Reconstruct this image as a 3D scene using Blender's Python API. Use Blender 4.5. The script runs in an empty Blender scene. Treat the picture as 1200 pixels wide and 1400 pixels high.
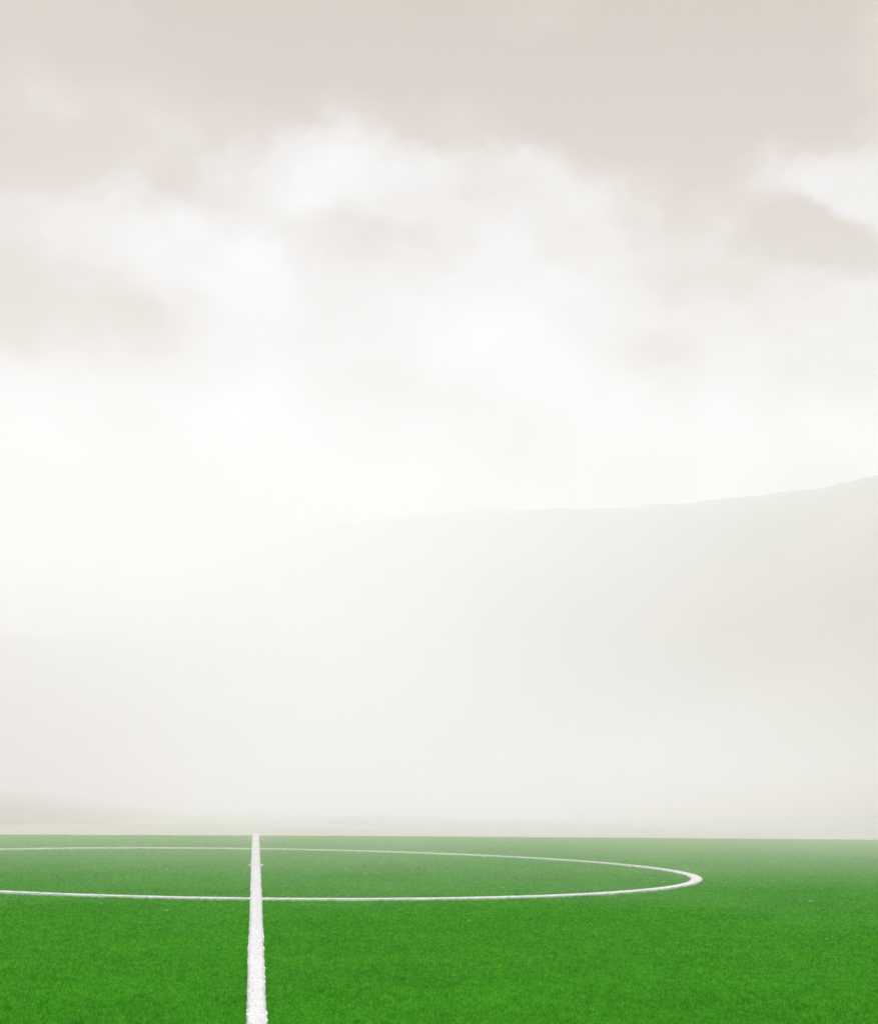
import bpy, math, random
import numpy as np
from mathutils import Vector, noise as mnoise
random.seed(7); rng = np.random.default_rng(11)
SC = bpy.context.scene; COL = SC.collection
R = math.radians

# ------------------------------------------------------------------ camera, fitted to the pitch markings
FPX, PITCH, ROLL, H = 2164.24, 0.170262, 0.0189937, 1.81534      # focal length in pixels of a 1200 x 1400 frame
CX, CY, TH, RAD = -3.70953, 34.1277, -0.110408, 9.15             # centre spot, halfway line heading, circle radius
cam = bpy.data.cameras.new('camera'); co = bpy.data.objects.new('camera', cam); COL.objects.link(co)
cam.sensor_fit = 'VERTICAL'; cam.sensor_height = 24.0; cam.lens = 24.0*FPX/1400
cam.clip_start = 0.1; cam.clip_end = 9000
from mathutils import Matrix
co.matrix_world = Matrix.Translation((0, 0, H)) @ Matrix.Rotation(math.pi/2 + PITCH, 4, 'X') @ Matrix.Rotation(ROLL, 4, 'Z')
SC.camera = co

def ray(px, py):
    x = (px-600)/FPX; z = -(py-700)/FPX
    c, s = math.cos(ROLL), math.sin(ROLL); x, z = c*x-s*z, s*x+c*z
    cp, sp = math.cos(PITCH), math.sin(PITCH)
    return Vector((x, cp-sp*z, sp+cp*z)).normalized()
def ground_pt(px, py):
    d = ray(px, py); t = -H/d.z
    return d.x*t, d.y*t
def azel(px, py):
    d = ray(px, py); return math.degrees(math.atan2(d.x, d.y)), math.degrees(math.asin(d.z))

# ------------------------------------------------------------------ helpers
def tag(o, label=None, cat=None, group=None, kind=None):
    if label: o['label'] = label
    if cat: o['category'] = cat
    if group: o['group'] = group
    if kind: o['kind'] = kind
    return o
def mesh_obj(name, verts, faces, mat, smooth=False):
    me = bpy.data.meshes.new(name); me.from_pydata([tuple(v) for v in verts], [], faces); me.update()
    if smooth: me.polygons.foreach_set('use_smooth', [True]*len(me.polygons))
    o = bpy.data.objects.new(name, me); COL.objects.link(o); me.materials.append(mat); return o
def tri_mesh(name, tris, mat, tint=None):
    """tris: (n,3,3) array, one loose triangle each"""
    n = len(tris); me = bpy.data.meshes.new(name)
    me.vertices.add(n*3); me.loops.add(n*3); me.polygons.add(n)
    me.vertices.foreach_set('co', tris.astype(np.float32).reshape(-1))
    me.loops.foreach_set('vertex_index', np.arange(n*3, dtype=np.int32))
    me.polygons.foreach_set('loop_start', np.arange(0, n*3, 3, dtype=np.int32))
    me.update(calc_edges=True)
    if tint is not None:
        a = me.attributes.new('tint', 'FLOAT', 'FACE'); a.data.foreach_set('value', tint.astype(np.float32))
    me.materials.append(mat)
    o = bpy.data.objects.new(name, me); COL.objects.link(o); return o
class NT:
    def __init__(s, tree): s.t = tree; s.n = tree.nodes; s.l = tree.links
    def add(s, typ, **kw):
        n = s.n.new(typ)
        for k, v in kw.items(): setattr(n, k, v)
        return n
    def link(s, a, b): s.l.new(a, b)
    def math(s, op, a, b=None, clamp=False, c=None):
        n = s.add('ShaderNodeMath', operation=op, use_clamp=clamp)
        for i, v in enumerate((a, b, c)):
            if v is None: continue
            if hasattr(v, 'node'): s.link(v, n.inputs[i])
            else: n.inputs[i].default_value = v
        return n.outputs[0]
def material(name):
    m = bpy.data.materials.new(name); m.use_nodes = True; t = NT(m.node_tree)
    return m, t, m.node_tree.nodes['Principled BSDF']
def ramp(t, fac, stops):
    r = t.add('ShaderNodeValToRGB'); t.link(fac, r.inputs[0]); e = r.color_ramp.elements
    while len(e) < len(stops): e.new(0.5)
    for i, (p, c) in enumerate(stops): e[i].position = p; e[i].color = (*c, 1)
    return r.outputs[0]
def noise(t, scale, detail=3, rough=.55, vec=None, dims='3D'):
    n = t.add('ShaderNodeTexNoise', noise_dimensions=dims)
    n.inputs['Scale'].default_value = scale; n.inputs['Detail'].default_value = detail; n.inputs['Roughness'].default_value = rough
    if vec is not None: t.link(vec, n.inputs['Vector'])
    return n.outputs['Fac']

# ------------------------------------------------------------------ materials
def turf_blade_mat():
    m, t, b = material('turf_fibre')
    at = t.add('ShaderNodeAttribute', attribute_name='tint', attribute_type='GEOMETRY')
    geo = t.add('ShaderNodeNewGeometry')
    n1 = noise(t, .55, 4, .6, geo.outputs['Position']); n2 = noise(t, 3.2, 3, .6, geo.outputs['Position'])
    f = t.math('ADD', t.math('MULTIPLY', at.outputs['Fac'], .66), t.math('ADD', t.math('MULTIPLY', n1, .24), t.math('MULTIPLY', n2, .18)))
    f = t.math('SUBTRACT', f, .04)
    col = ramp(t, f, [(0.0, (.012, .120, .001)), (.5, (.066, .375, .003)), (1.0, (.19, .60, .030))])
    t.n.remove(b); b = t.add('ShaderNodeBsdfDiffuse'); t.link(col, b.inputs[0])
    tr = t.add('ShaderNodeBsdfTranslucent'); t.link(col, tr.inputs[0])
    mx = t.add('ShaderNodeMixShader'); mx.inputs[0].default_value = .3
    t.link(b.outputs[0], mx.inputs[1]); t.link(tr.outputs[0], mx.inputs[2])
    t.link(mx.outputs[0], t.n['Material Output'].inputs['Surface']); return m
def turf_base_mat():
    m, t, b = material('turf_base')
    geo = t.add('ShaderNodeNewGeometry')
    n1 = noise(t, .55, 4, .6, geo.outputs['Position']); n2 = noise(t, 60, 3, .7, geo.outputs['Position'])
    f = t.math('ADD', t.math('MULTIPLY', n1, .5), t.math('MULTIPLY', n2, .5))
    col = ramp(t, f, [(.3, (.020, .180, .002)), (.7, (.040, .290, .004))])
    t.n.remove(b); b = t.add('ShaderNodeBsdfDiffuse'); t.link(col, b.inputs[0]); t.link(b.outputs[0], t.n['Material Output'].inputs['Surface'])
    bp = t.add('ShaderNodeBump'); bp.inputs['Strength'].default_value = .6; bp.inputs['Distance'].default_value = .02
    t.link(n2, bp.inputs['Height']); t.link(bp.outputs[0], b.inputs['Normal']); return m
def white_mat():
    m, t, b = material('white_fibre')
    geo = t.add('ShaderNodeNewGeometry')
    n1 = noise(t, 9, 4, .7, geo.outputs['Position'])
    col = ramp(t, n1, [(.3, (.80, .79, .80)), (.7, (.84, .83, .84))])
    t.link(col, b.inputs['Base Color']); b.inputs['Roughness'].default_value = .6
    b.inputs['Specular IOR Level'].default_value = .2
    return m
def land_mat():
    m, t, b = material('hill_land')
    geo = t.add('ShaderNodeNewGeometry')
    n1 = noise(t, .012, 6, .6, geo.outputs['Position']); n2 = noise(t, .15, 4, .7, geo.outputs['Position'])
    f = t.math('ADD', t.math('MULTIPLY', n1, .65), t.math('MULTIPLY', n2, .35))
    col = ramp(t, f, [(.3, (.26, .27, .22)), (.5, (.31, .30, .25)), (.7, (.38, .35, .30))])
    t.link(col, b.inputs['Base Color']); b.inputs['Roughness'].default_value = .9
    return m
def vol_mat(name, density, color, g):
    m = bpy.data.materials.new(name); m.use_nodes = True; t = NT(m.node_tree)
    t.n.remove(t.n['Principled BSDF'])
    v = t.add('ShaderNodeVolumePrincipled'); v.inputs['Density'].default_value = density
    v.inputs['Color'].default_value = (*color, 1); v.inputs['Anisotropy'].default_value = g
    t.link(v.outputs[0], t.n['Material Output'].inputs['Volume'])
    return m
M_BLADE, M_BASE, M_WHITE, M_LAND = turf_blade_mat(), turf_base_mat(), white_mat(), land_mat()

# ------------------------------------------------------------------ pitch: a level plateau whose far edge drops away
EDGE = [ground_pt(px, py) for px, py in ((0, 1141.5), (200, 1142.2), (420, 1143), (600, 1144), (800, 1145.5), (1000, 1147), (1200, 1148.5))]
x0, y0 = EDGE[0]; x1, y1 = EDGE[-1]
EDGE = [(-70, y0-6), (-40, y0-3.5), (-22, y0-1.6)] + EDGE + [(30, y1+2), (50, y1+3), (80, y1+3.5)]
def edge_y(x): return np.interp(x, [e[0] for e in EDGE], [e[1] for e in EDGE])
def turf_height(x, y): return 0.0
xs = np.concatenate([np.linspace(-70, 80, 301)])
v, f = [], []
ysn = np.linspace(0, 1, 40)
for i, x in enumerate(xs):
    ye = float(edge_y(x))
    for k, s in enumerate(ysn): v.append((x, -25 + s*(ye+25), 0))
    v.append((x, ye+.05, -.02)); v.append((x, ye+.12, -.12)); v.append((x, ye+.2, -.6))
nc = 43
for i in range(len(xs)-1):
    for k in range(nc-1): a = i*nc+k; f.append((a, a+nc, a+nc+1, a+1))
pitch = mesh_obj('pitch', v, f, M_BASE, True); tag(pitch, kind='structure')

# distance from the markings (to keep green pile off them)
sx, sy = math.sin(TH), math.cos(TH)
def line_coords(x, y):
    dx, dy = x-CX, y-CY
    return dx*sy - dy*sx, dx*sx + dy*sy           # across, along
def half_width(a):                                   # painted width wanders a little, wider up the pitch
    return np.interp(a, [-34, -22, -12, 0, 10, 30], [.066, .069, .078, .088, .094, .104])
HWC = .098
def on_marking(x, y):
    u, a = line_coords(x, y); r = np.hypot(x-CX, y-CY)
    return (np.abs(u) < half_width(a)) | (np.abs(r-RAD) < HWC)

def blades(x, y, h, w, lean=.45, zb=0.0):
    n = len(x); ang = rng.uniform(0, 2*np.pi, n); la = rng.uniform(0, 2*np.pi, n); le = h*lean*np.abs(rng.normal(0, 1, n)).clip(0, 2)
    t = np.zeros((n, 3, 3)); cx, cy = np.cos(ang)*w/2, np.sin(ang)*w/2
    t[:, 0, 0] = x-cx; t[:, 0, 1] = y-cy; t[:, 1, 0] = x+cx; t[:, 1, 1] = y+cy; t[:, :2, 2] = zb
    t[:, 2, 0] = x+np.cos(la)*le; t[:, 2, 1] = y+np.sin(la)*le; t[:, 2, 2] = zb+h
    return t
def value_noise(x, y, cell, seed):
    g = np.random.default_rng(seed).uniform(0, 1, (256, 256)); X = x/cell; Y = y/cell
    i = np.floor(X).astype(int); j = np.floor(Y).astype(int); u = X-i; w = Y-j
    u = u*u*(3-2*u); w = w*w*(3-2*w)
    a = g[i % 256, j % 256]; b = g[(i+1) % 256, j % 256]; c = g[i % 256, (j+1) % 256]; d = g[(i+1) % 256, (j+1) % 256]
    return (a*(1-u)+b*u)*(1-w)+(c*(1-u)+d*u)*w

# green pile, denser where it lies nearer
def sample_turf(n, dmin, dmax, p):
    # depth with density ~ d^-p over a wedge of width ~ d
    q = 2-p; u = rng.uniform(0, 1, n); d = (dmin**q + u*(dmax**q-dmin**q))**(1/q)
    x = rng.uniform(-1, 1, n)*(.34*d+1.2); return x, d
N = 1700000
x, y = sample_turf(N, 9.5, 70, 1.5)
k = (y < edge_y(x)+.02) & ~on_marking(x, y); x, y = x[k], y[k]
sc = (np.maximum(y, 9)/12)
hn = value_noise(x, y, .11, 3)*.5 + value_noise(x, y, .35, 4)*.3 + value_noise(x, y, 1.3, 5)*.2
h = (.006 + .034*hn)*rng.uniform(.6, 1.3, len(x)); w = .0085*sc**.75*rng.uniform(.7, 1.3, len(x))
tint = (.48*rng.uniform(0, 1, len(x)) + .42*value_noise(x, y*.8, .035, 8) + .10*value_noise(x, y*.8, .12, 9)); tint = (.5+1.7*(tint-.5)).clip(0, 1)
odd = rng.uniform(0, 1, len(x)) < .004; tint[odd] += .8
turf = tri_mesh('turf_grass', blades(x, y, h, w, .7), M_BLADE, tint); tag(turf, 'short green artificial turf covering the whole pitch', 'grass', kind='stuff')

# ------------------------------------------------------------------ white markings: tufted white pile standing a little proud
def marking(name, cx_, cy_, hw, n_fib, along_len, to_xy, closed, label, cat, step):
    """to_xy(u, s): across, along -> world. strip base + fibres in one mesh"""
    s = np.arange(0, along_len+1e-6, step); tri = []
    rag = lambda sd: rng.uniform(-.004, .003, len(s)) + .026*(value_noise(s, s*0, .11, sd)-.5) + .016*(value_noise(s, s*0, .9, sd+1)-.5)
    jl, jr = rag(21), rag(31)
    if closed: jl[-1], jr[-1] = jl[0], jr[0]
    hw_ = hw(s) if callable(hw) else np.full(len(s), hw)
    prof = [(-1.0, -.001), (-1.0, .033), (-.6, .035), (0, .035), (.6, .035), (1.0, .033), (1.0, -.001)]
    P = []
    for q, z in prof:
        j = jl if q < 0 else (jr if q > 0 else 0*jl)
        X, Y = to_xy(q*(hw_+j), s); P.append(np.stack([X, Y, z+rng.uniform(-.002, .002, len(s))*(z > 0)], 1))
    for a in range(len(P)-1):
        A, B = P[a], P[a+1]
        tri.append(np.stack([A[:-1], B[:-1], B[1:]], 1)); tri.append(np.stack([A[:-1], B[1:], A[1:]], 1))
    u = rng.uniform(-1, 1, n_fib); e = rng.uniform(0, 1, n_fib) < .15; u[e] = np.sign(u[e])*rng.uniform(.9, 1.03, e.sum())
    sf = n_fib_s(n_fib, along_len, name); hwf = hw(sf) if callable(hw) else hw
    X, Y = to_xy(u*hwf, sf); d = np.maximum(Y, 9)/12
    tri.append(blades(X, Y, rng.uniform(.008, .016, n_fib), .011*d**.6, .9, .030))
    o = tri_mesh(name, np.concatenate(tri), M_WHITE); return tag(o, label, cat)
def n_fib_s(n, L, name):
    u = rng.uniform(0, 1, n)
    return L*u**1.5 if name == 'halfway_line' else L*u
A0 = -27.0; A1 = 21.0
while True:                                          # stop exactly at the pitch edge
    X, Y = CX+A1*sx, CY+A1*sy
    if Y < edge_y(X)-.02: A1 += .02
    else: break
marking('halfway_line', 0, 0, lambda s: half_width(s+A0), 60000, A1-A0, lambda u, s: (CX+u*sy+(s+A0)*sx, CY-u*sx+(s+A0)*sy), False,
        'long straight white line running up the turf and crossing the circle', 'pitch line', .03)
marking('centre_circle', 0, 0, HWC, 50000, 2*math.pi*RAD, lambda u, s: (CX+(RAD+u)*np.cos(s/RAD), CY+(RAD+u)*np.sin(s/RAD)), True,
        'large white circle line marked on the turf around the centre spot', 'circle line', .03)
# centre spot, showing as a nub on each side of the line
spx, spy = ground_pt(350, 1184.6)
n = 3000; rr = .155*np.sqrt(rng.uniform(0, 1, n)); aa = rng.uniform(0, 2*np.pi, n)
fan = []
for i in range(48):
    a, b = 2*np.pi*i/48, 2*np.pi*(i+1)/48
    p = lambda r_, q, z: [spx+r_*math.cos(q), spy+r_*math.sin(q), z]
    fan += [[p(0, a, .040), p(.15, a, .034), p(.15, b, .034)], [p(.15, a, .034), p(.158, a, 0), p(.158, b, 0)], [p(.15, a, .034), p(.158, b, 0), p(.15, b, .034)]]
spot = tri_mesh('centre_spot', np.concatenate([np.array(fan), blades(spx+rr*np.cos(aa), spy+rr*np.sin(aa), rng.uniform(.01, .02, n), .014, .5, .032)]), M_WHITE)
tag(spot, 'small white centre spot showing on both sides of the halfway line inside the circle', 'centre spot')

# ------------------------------------------------------------------ pale scraps scattered on the turf
ms, ts, bs = material('pale_scrap')
geo = ts.add('ShaderNodeNewGeometry'); cs = ramp(ts, noise(ts, 70, 3, .6, geo.outputs['Position']), [(.3, (.30, .52, .16)), (.7, (.48, .66, .30))])
ts.link(cs, bs.inputs['Base Color']); bs.inputs['Roughness'].default_value = .7
def scrap_mesh():
    L, W, nU, nV = .075, .028, 10, 4; v, f = [], []
    for side in (1, -1):
        for i in range(nU+1):
            s = i/nU; wd = W*math.sin(math.pi*min(max(s, .04), .97))**.7
            for j in range(nV+1):
                q = j/nV*2-1
                v.append((L*(s-.5), wd*q*.5, .030+.022*math.sin(s*2.6)+.012*q*q + side*.0006))
    o = (nU+1)*(nV+1)
    for i in range(nU):
        for j in range(nV):
            a = i*(nV+1)+j; f.append((a, a+nV+1, a+nV+2, a+1)); f.append((o+a, o+a+1, o+a+nV+2, o+a+nV+1))
    for i in range(nU):
        for j in (0, nV):
            a = i*(nV+1)+j; f.append((a, a+nV+1, o+a+nV+1, o+a) if j else (a, o+a, o+a+nV+1, a+nV+1))
    return v, f
sv, sf_ = scrap_mesh(); first = None
SCR = [(138, 1239, 1.0, 'tiny pale scrap below the circle, nearest the left edge'),
       (227.5, 1249.5, 1.1, 'tiny pale scrap below the circle, nearest left of the halfway line'),
       (228, 1192, 1.2, 'tiny pale scrap inside the circle on the left side of the halfway line'),
       (473.5, 1191.5, 1.1, 'upper left of two close tiny scraps inside the circle'),
       (499.5, 1198, 1.3, 'lower right of two close tiny scraps inside the circle'),
       (549, 1219.5, 1.0, 'tiny pale scrap at mid frame just above the near arc of the circle'),
       (686.5, 1216.5, .9, 'tiny pale scrap right of mid frame just above the near arc of the circle'),
       (906.5, 1208, .8, 'tiny pale scrap inside the circle close to its rightmost bend'),
       (1025.5, 1218, .8, 'tiny pale scrap outside the circle, just right of its rightmost bend'),
       (1055.5, 1208, .9, 'tiny pale scrap right of the circle, farthest up the turf there'),
       (1107, 1236, 1.1, 'brightest tiny pale scrap on the open turf right of the circle'),
       (1130, 1287, .7, 'tiny pale scrap lowest on the turf near the right edge'),
       (640.5, 1262, .8, 'tiny pale scrap just below the near arc of the circle, centre right')]
for i, (px, py, s, lab) in enumerate(SCR):
    gx, gy = ground_pt(px, py)
    if first is None: o = first = mesh_obj('scrap', sv, sf_, ms, True)
    else: o = first.copy(); COL.objects.link(o)
    o.location = (gx, gy, 0); o.rotation_euler = (0, 0, random.uniform(-.8, .8)); s *= .85; o.scale = (s, s*1.3, s)
    tag(o, lab, 'scrap', 'pale scraps scattered on the turf')

# ------------------------------------------------------------------ land beyond the pitch (polar sheet): valley and hills
K = 1.6                                              # how far off the hills stand
def ridge(pts):
    a = [azel(px, py) for px, py, d in pts]; az = [q[0] for q in a]; ds = [p[2] for p in pts]
    ds = [d*K for d in ds]; hs = [H + d*math.tan(R(q[1])) for q, d in zip(a, ds)]
    return az, ds, hs
az1, d1, h1 = ridge([(220, 800, 1090), (300, 765, 1040), (380, 738, 980), (470, 720, 900), (560, 711, 815), (650, 708, 740), (760, 705, 665), (850, 702, 635), (930, 696, 605), (1000, 689.5, 577), (1080, 681, 548), (1140, 674.5, 530), (1200, 665, 510)])
az1 = [-180, -60, az1[0]-14] + az1 + [az1[-1]+6, az1[-1]+16, 60, 120, 180]; d1 = [1400, 1500, 1750] + d1 + [780, 740, 800, 1100, 1400]; h1 = [20, 60, 170] + h1 + [176, 186, 180, 110, 20]
az2, d2, h2 = ridge([(0, 872, 560), (150, 869, 600), (300, 866, 680), (420, 862, 800)])
az2 = [-180, -100, -50, -30] + az2 + [az2[-1]+5, az2[-1]+12, 180]; d2 = [1100, 900, 800, 850] + d2 + [1450, 1450, 1100]; h2 = [15, 60, 100, 94] + h2 + [90, 10, 10]
az3, d3, h3 = ridge([(0, 1082, 330), (60, 1087, 330), (160, 1098, 340), (300, 1116, 350)])
az3 = [-180, -60, -28] + az3 + [az3[-1]+4, 180]; d3 = [360, 360, 370] + d3 + [500, 500]; h3 = [-7, 10, 14] + h3 + [-9, -9]
azs = np.concatenate([np.arange(-180, -30, 3.), np.arange(-30, 30, .15), np.arange(30, 180.1, 3.)])
rs = np.concatenate([np.arange(20, 130, 4), np.arange(130, 1750, 12), np.array([1800, 1900, 2100, 2500, 3000])])
gz = np.arange(-180, 180.01, .1); ker = np.exp(-.5*(np.arange(-25, 26)/9.)**2); ker /= ker.sum()
smooth = lambda a_, b_: np.convolve(np.pad(np.interp(gz, a_, b_), 25, 'edge'), ker, 'valid')
d1, h1, d2, h2 = smooth(az1, d1), smooth(az1, h1), smooth(az2, d2), smooth(az2, h2); az1 = az2 = gz
def sm(t): t = np.clip(t, 0, 1); return t*t*(3-2*t)
v, f = [], []
for az in azs:
    a = R(az)
    D1, H1 = np.interp(az, az1, d1), np.interp(az, az1, h1); D2, H2 = np.interp(az, az2, d2), np.interp(az, az2, h2); D3, H3 = np.interp(az, az3, d3), np.interp(az, az3, h3)
    for r in rs:
        X, Y = r*math.sin(a), r*math.cos(a)
        if abs(X) < 85 and Y > 0: base = -.45 - 8.5*sm((Y-edge_y(X)-1)/55)
        else: base = -.45 - 8.5*sm((r-85)/60)
        z = base
        for Dk, Hk, fr in ((D1, H1, .45), (D2, H2, .5)):
            if r <= Dk: s = sm((r-fr*Dk)/((1-fr)*Dk))**1.15
            else: s = 1-.55*sm((r-Dk)/(.8*Dk))
            z = max(z, base+(Hk-base)*s)
        if r > 150:
            g = mnoise.fractal(Vector((X/90, Y/90, 0)), 1.0, 2.0, 4)*min(1, (r-150)/250)
            z += g*(1.0 + .006*max(z, 0))
        v.append((X, Y, float(z)))
nr = len(rs); na = len(azs)
v.append((0, 0, -.45)); cidx = len(v)-1
for i in range(na-1):
    for k in range(nr-1): a = i*nr+k; f.append((a, a+1, a+nr+1, a+nr))
    f.append((cidx, i*nr, (i+1)*nr))
ground = mesh_obj('ground', v, f, M_LAND, True); tag(ground, kind='structure')
ZMAX = max(p[2] for p in v)

v3, f3 = [], []; ba = np.arange(-60, 2, .5); br = np.linspace(.5, 1.7, 50)
for az in ba:
    a = R(az); D3, H3 = np.interp(az, az3, d3), np.interp(az, az3, h3)
    for q in br:
        s = sm((q-.5)/.5) if q <= 1 else 1-sm((q-1)/.6); X, Y = q*D3*math.sin(a), q*D3*math.cos(a)
        v3.append((X, Y, float(-12+(H3+12)*s+(.8+.05*max(0, H3))*s*mnoise.fractal(Vector((X/22, Y/22, 2)), 1, 2, 4))))
for i in range(len(ba)-1):
    for k in range(len(br)-1): a = i*len(br)+k; f3.append((a, a+1, a+len(br)+1, a+len(br)))
mb, tb, bb = material('bare_earth')
geo = tb.add('ShaderNodeNewGeometry'); tb.link(ramp(tb, noise(tb, .06, 5, .6, geo.outputs['Position']), [(.3, (.17, .125, .10)), (.7, (.24, .18, .145))]), bb.inputs['Base Color']); bb.inputs['Roughness'].default_value = .9
bank = mesh_obj('hill', v3, f3, mb, True); tag(bank, kind='structure')

# ------------------------------------------------------------------ air
def box(name, x0, x1, y0, y1, z0, z1, mat):
    v = [(x, y, z) for x in (x0, x1) for y in (y0, y1) for z in (z0, z1)]
    f = [(0, 1, 3, 2), (4, 6, 7, 5), (0, 4, 5, 1), (2, 3, 7, 6), (0, 2, 6, 4), (1, 5, 7, 3)]
    return mesh_obj(name, v, f, mat)
haze = box('haze', -3100, 3100, -3100, 3100, min(p[2] for p in v)-1, ZMAX+4, vol_mat('haze_air', .0014, (.9985, .9985, 1), 0))
tag(haze, 'thin pale haze filling the air over pitch and hills', 'haze', kind='stuff')
# low bank of ground mist lying over the far touchline and spilling into the valley
v, f = [], []; nx, ny = 160, 110
X = np.linspace(-150, 170, nx); Yf = 17.0
for i, x_ in enumerate(X):
    for k in range(ny):
        t = k/(ny-1); y_ = Yf - 8 + 170*t**1.7
        front = Yf + .30*x_ + 1.2*mnoise.noise(Vector((x_/6, 3, 0)))
        pk = front+26+1.5*mnoise.noise(Vector((x_/9, 7, 0))); z = -.02 + .0015*max(0, min(y_, pk)-front)**2 - (.075+.06*sm((-x_-9)/8))*max(0, y_-pk) + (.12*mnoise.fractal(Vector((x_/4, y_/4, 1)), 1, 2, 3))*sm((y_-front)/8)
        z -= 12*sm((abs(x_-10)-90)/60) + 10*sm((y_-110)/80)
        v.append((x_, y_, float(z)))
top = len(v)
for (x_, y_, z) in list(v): v.append((x_, y_, -24))
for i in range(nx-1):
    for k in range(ny-1):
        a = i*ny+k; f.append((a, a+ny, a+ny+1, a+1)); f.append((top+a, top+a+1, top+a+ny+1, top+a+ny))
for i in range(nx-1):
    a = i*ny; f.append((a, top+a, top+a+ny, a+ny)); b = i*ny+ny-1; f.append((b, b+ny, top+b+ny, top+b))
for k in range(ny-1):
    a = k; f.append((a, a+1, top+a+1, top+a)); b = (nx-1)*ny+k; f.append((b, top+b, top+b+1, b+1))
mist = mesh_obj('mist', v, f, vol_mat('ground_mist', .040, (1, .915, .885), 0), True)
tag(mist, 'low white mist lying over the far edge of the pitch', 'mist', kind='stuff')

v, f = [], []; mu, mv = 72, 40
def bank_of_mist(px, dist, rx, ry, rz, seed, dens, label):
    """an ellipsoid of mist, thick at its heart and thinning to nothing at its skin, with uneven wisps"""
    d_ = ray(px, 1085); mu, mv = 48, 24; v, f = [], []
    for i in range(mu):
        for k in range(mv+1):
            p, q = 2*math.pi*i/mu, math.pi*k/mv
            v.append((math.cos(p)*math.sin(q), math.sin(p)*math.sin(q), math.cos(q)))
    for i in range(mu):
        for k in range(mv):
            a, b = i*(mv+1)+k, ((i+1) % mu)*(mv+1)+k; f.append((a, a+1, b+1, b))
    m = bpy.data.materials.new('valley_mist'); m.use_nodes = True; t = NT(m.node_tree); t.n.remove(t.n['Principled BSDF'])
    vp = t.add('ShaderNodeVolumePrincipled'); vp.inputs['Color'].default_value = (1, .9985, .998, 1); vp.inputs['Anisotropy'].default_value = 0
    tc = t.add('ShaderNodeTexCoord'); g = t.add('ShaderNodeTexGradient', gradient_type='QUADRATIC_SPHERE'); t.link(tc.outputs['Object'], g.inputs[0])
    mp = t.add('ShaderNodeMapping'); t.link(tc.outputs['Object'], mp.inputs[0]); mp.inputs['Location'].default_value = (seed, seed*2, 0)
    n = noise(t, 1.5, 3, .5, mp.outputs[0]); w = t.add('ShaderNodeMapRange'); t.link(n, w.inputs[0]); w.inputs[1].default_value = .32; w.inputs[2].default_value = .68; w.inputs[3].default_value = .45; w.inputs[4].default_value = 1.55
    t.link(t.math('MULTIPLY', t.math('MULTIPLY', g.outputs['Fac'], w.outputs[0]), dens), vp.inputs['Density'])
    t.link(vp.outputs[0], t.n['Material Output'].inputs['Volume'])
    o = mesh_obj('mist', v, f, m, True); o.location = (d_.x/d_.y*dist, dist, -14); o.scale = (rx, ry, rz)
    tag(o, label, 'mist', kind='stuff')
bank_of_mist(400, 470, 560, 300, 70, 4, .013, 'pale low mist bank filling the valley behind the pitch')
bank_of_mist(130, 800, 500, 420, 245, 15, .013, 'tall pale mist bank hiding the left end of the hill')

# ------------------------------------------------------------------ sky: clouds over a Nishita sky, laid out by direction
SUN_EL, SUN_AZ = 55, -20
W = bpy.data.worlds.new('World'); SC.world = W; W.use_nodes = True; t = NT(W.node_tree)
bg = t.n['Background']
sky = t.add('ShaderNodeTexSky', sky_type='NISHITA', sun_disc=False, sun_elevation=R(SUN_EL), sun_rotation=R(SUN_AZ))
skb = t.add('ShaderNodeBackground'); skb.inputs[1].default_value = .12; t.link(sky.outputs[0], skb.inputs[0])
tc = t.add('ShaderNodeTexCoord'); gen = tc.outputs['Generated']
sep = t.add('ShaderNodeSeparateXYZ'); t.link(gen, sep.inputs[0])
DEG = 180/math.pi
az = t.math('MULTIPLY', t.math('ARCTAN2', sep.outputs[0], sep.outputs[1]), DEG)
el = t.math('MULTIPLY', t.math('ARCSINE', sep.outputs[2]), DEG)
def wnoise(scale, detail, rough, off, stretch=1.0):
    mp = t.add('ShaderNodeMapping'); t.link(gen, mp.inputs[0]); mp.inputs['Location'].default_value = off; mp.inputs['Scale'].default_value = (1, 1, stretch)
    return noise(t, scale, detail, rough, mp.outputs[0])
wa = t.math('MULTIPLY', t.math('SUBTRACT', wnoise(6, 5, .55, (1, 2, 3)), .5), 9)
we = t.math('MULTIPLY', t.math('SUBTRACT', wnoise(6, 5, .55, (7, 5, 1)), .5), 7)
P = t.add('ShaderNodeCombineXYZ'); t.link(t.math('ADD', az, wa), P.inputs[0]); t.link(t.math('ADD', el, we), P.inputs[1])
BL = [ # px, py, rx, ry (photo pixels), tilt deg, softness, amount (dark positive)
    (720, -60, 640, 235, -10, .26, .78), (1000, 165, 270, 125, -12, .45, .45), (300, 50, 260, 110, -16, .6, .45),
    (1130, 335, 90, 34, -8, .75, .72), (60, 40, 280, 170, 0, .8, .48), (40, 120, 190, 70, -10, .8, .30), (40, 250, 260, 80, 0, .8, .50), (10, 430, 150, 90, 0, .8, .72),
    (560, 335, 170, 60, 0, .8, .30), (800, 285, 340, 70, -16, .8, .18), (1110, 450, 190, 170, 0, .8, .32), (920, 500, 90, 50, 0, .7, .24),
    (200, 370, 60, 35, 0, .9, .2), (1195, 90, 60, 80, 0, .8, -.35), (1150, 245, 90, 38, 5, .8, -.40),
    (470, 230, 190, 50, -4, .7, -.20), (230, 335, 100, 45, 0, .8, -.25), (440, 500, 90, 60, 0, .9, .22), (210, 470, 70, 60, 0, .9, .25), (110, 480, 60, 50, 0, .9, -.25), (1000, 525, 60, 60, 0, .8, -.2), (330, 720, 260, 40, 0, .9, .15), (1120, 620, 120, 50, 0, .8, -.25)]
acc = None
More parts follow.
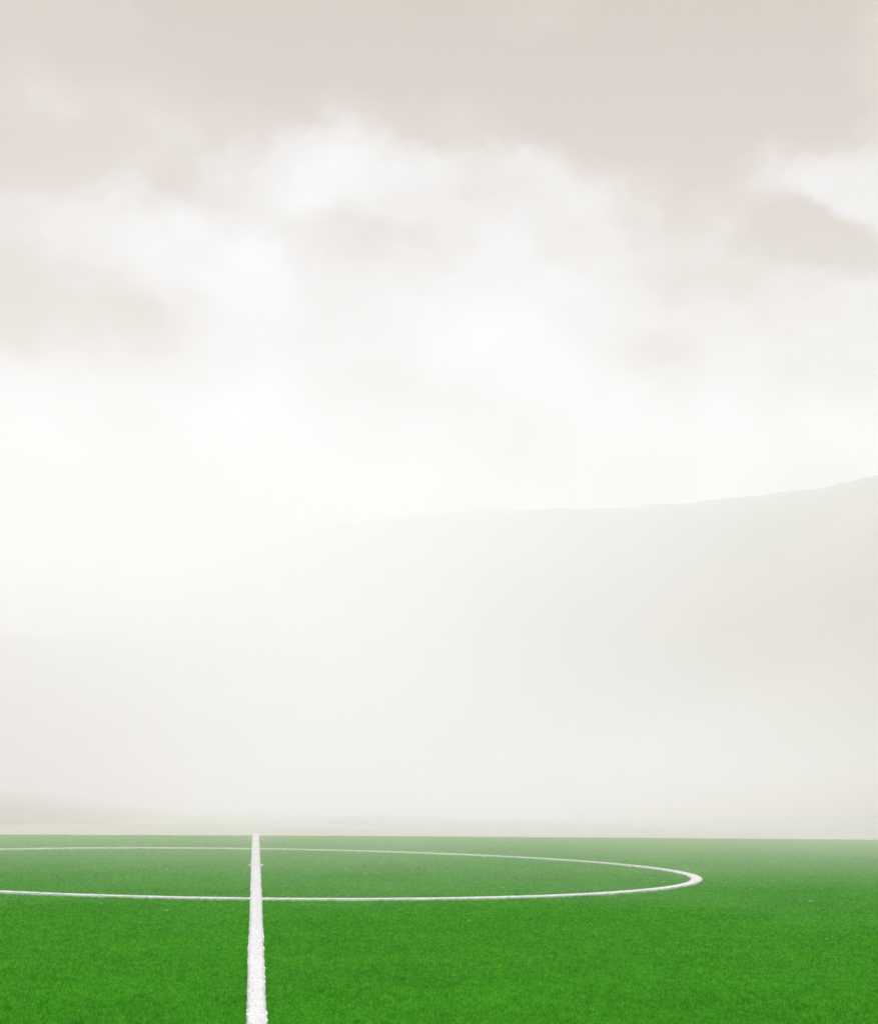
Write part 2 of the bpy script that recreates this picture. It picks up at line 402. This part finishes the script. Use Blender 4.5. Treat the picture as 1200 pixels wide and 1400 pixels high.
for px, py, rx, ry, rot, soft, amt in BL:
    a, e = azel(px, py); k = DEG/FPX
    mp = t.add('ShaderNodeMapping', vector_type='TEXTURE'); t.link(P.outputs[0], mp.inputs[0])
    mp.inputs['Location'].default_value = (a, e, 0); mp.inputs['Rotation'].default_value = (0, 0, R(rot)); mp.inputs['Scale'].default_value = (rx*k, ry*k, 1)
    ln = t.add('ShaderNodeVectorMath', operation='LENGTH'); t.link(mp.outputs[0], ln.inputs[0])
    mr = t.add('ShaderNodeMapRange', interpolation_type='SMOOTHSTEP'); t.link(ln.outputs['Value'], mr.inputs[0])
    mr.inputs[1].default_value = 1+soft; mr.inputs[2].default_value = 1-soft; mr.inputs[3].default_value = 0; mr.inputs[4].default_value = amt
    acc = mr.outputs[0] if acc is None else t.math('ADD', acc, mr.outputs[0])
n1 = t.math('MULTIPLY', t.math('SUBTRACT', wnoise(5, 6, .52, (3, 9, 4), 1.5), .5), .9)
n2 = t.math('MULTIPLY', t.math('SUBTRACT', wnoise(13, 4, .5, (13, 2, 4), 1.4), .5), .75)
D = t.math('ADD', t.math('ADD', acc, .16), t.math('ADD', n1, n2), clamp=True)
SKYCOL = [(0.0, (1.04, 1.045, 1.09)), (.25, (.85, .83, .85)), (.5, (.70, .635, .615)), (.75, (.47, .34, .235)), (1.0, (.36, .23, .13))]
ccol = ramp(t, D, [(p, tuple(c_/1.6 for c_ in c)) for p, c in SKYCOL])
cb = t.add('ShaderNodeBackground'); t.link(ccol, cb.inputs[0]); cb.inputs[1].default_value = 1.6
mx = t.add('ShaderNodeMixShader'); mx.inputs[0].default_value = .93
t.link(skb.outputs[0], mx.inputs[1]); t.link(cb.outputs[0], mx.inputs[2]); t.link(mx.outputs[0], t.n['World Output'].inputs[0])

sun = bpy.data.lights.new('sun', 'SUN'); sun.energy = 4.0; sun.angle = R(12); sun.color = (1, .982, .982)
so = bpy.data.objects.new('sun', sun); COL.objects.link(so)
sd = Vector((math.sin(R(SUN_AZ))*math.cos(R(SUN_EL)), math.cos(R(SUN_AZ))*math.cos(R(SUN_EL)), math.sin(R(SUN_EL))))
so.rotation_euler = sd.to_track_quat('Z', 'Y').to_euler()

SC.render.engine = 'CYCLES'
SC.cycles.volume_bounces = 10; SC.cycles.max_bounces = 14
SC.view_settings.view_transform = 'Standard'; SC.view_settings.look = 'None'; SC.view_settings.exposure = -0.025; SC.view_settings.gamma = 1
print('ZMAX', ZMAX, 'edge', EDGE)
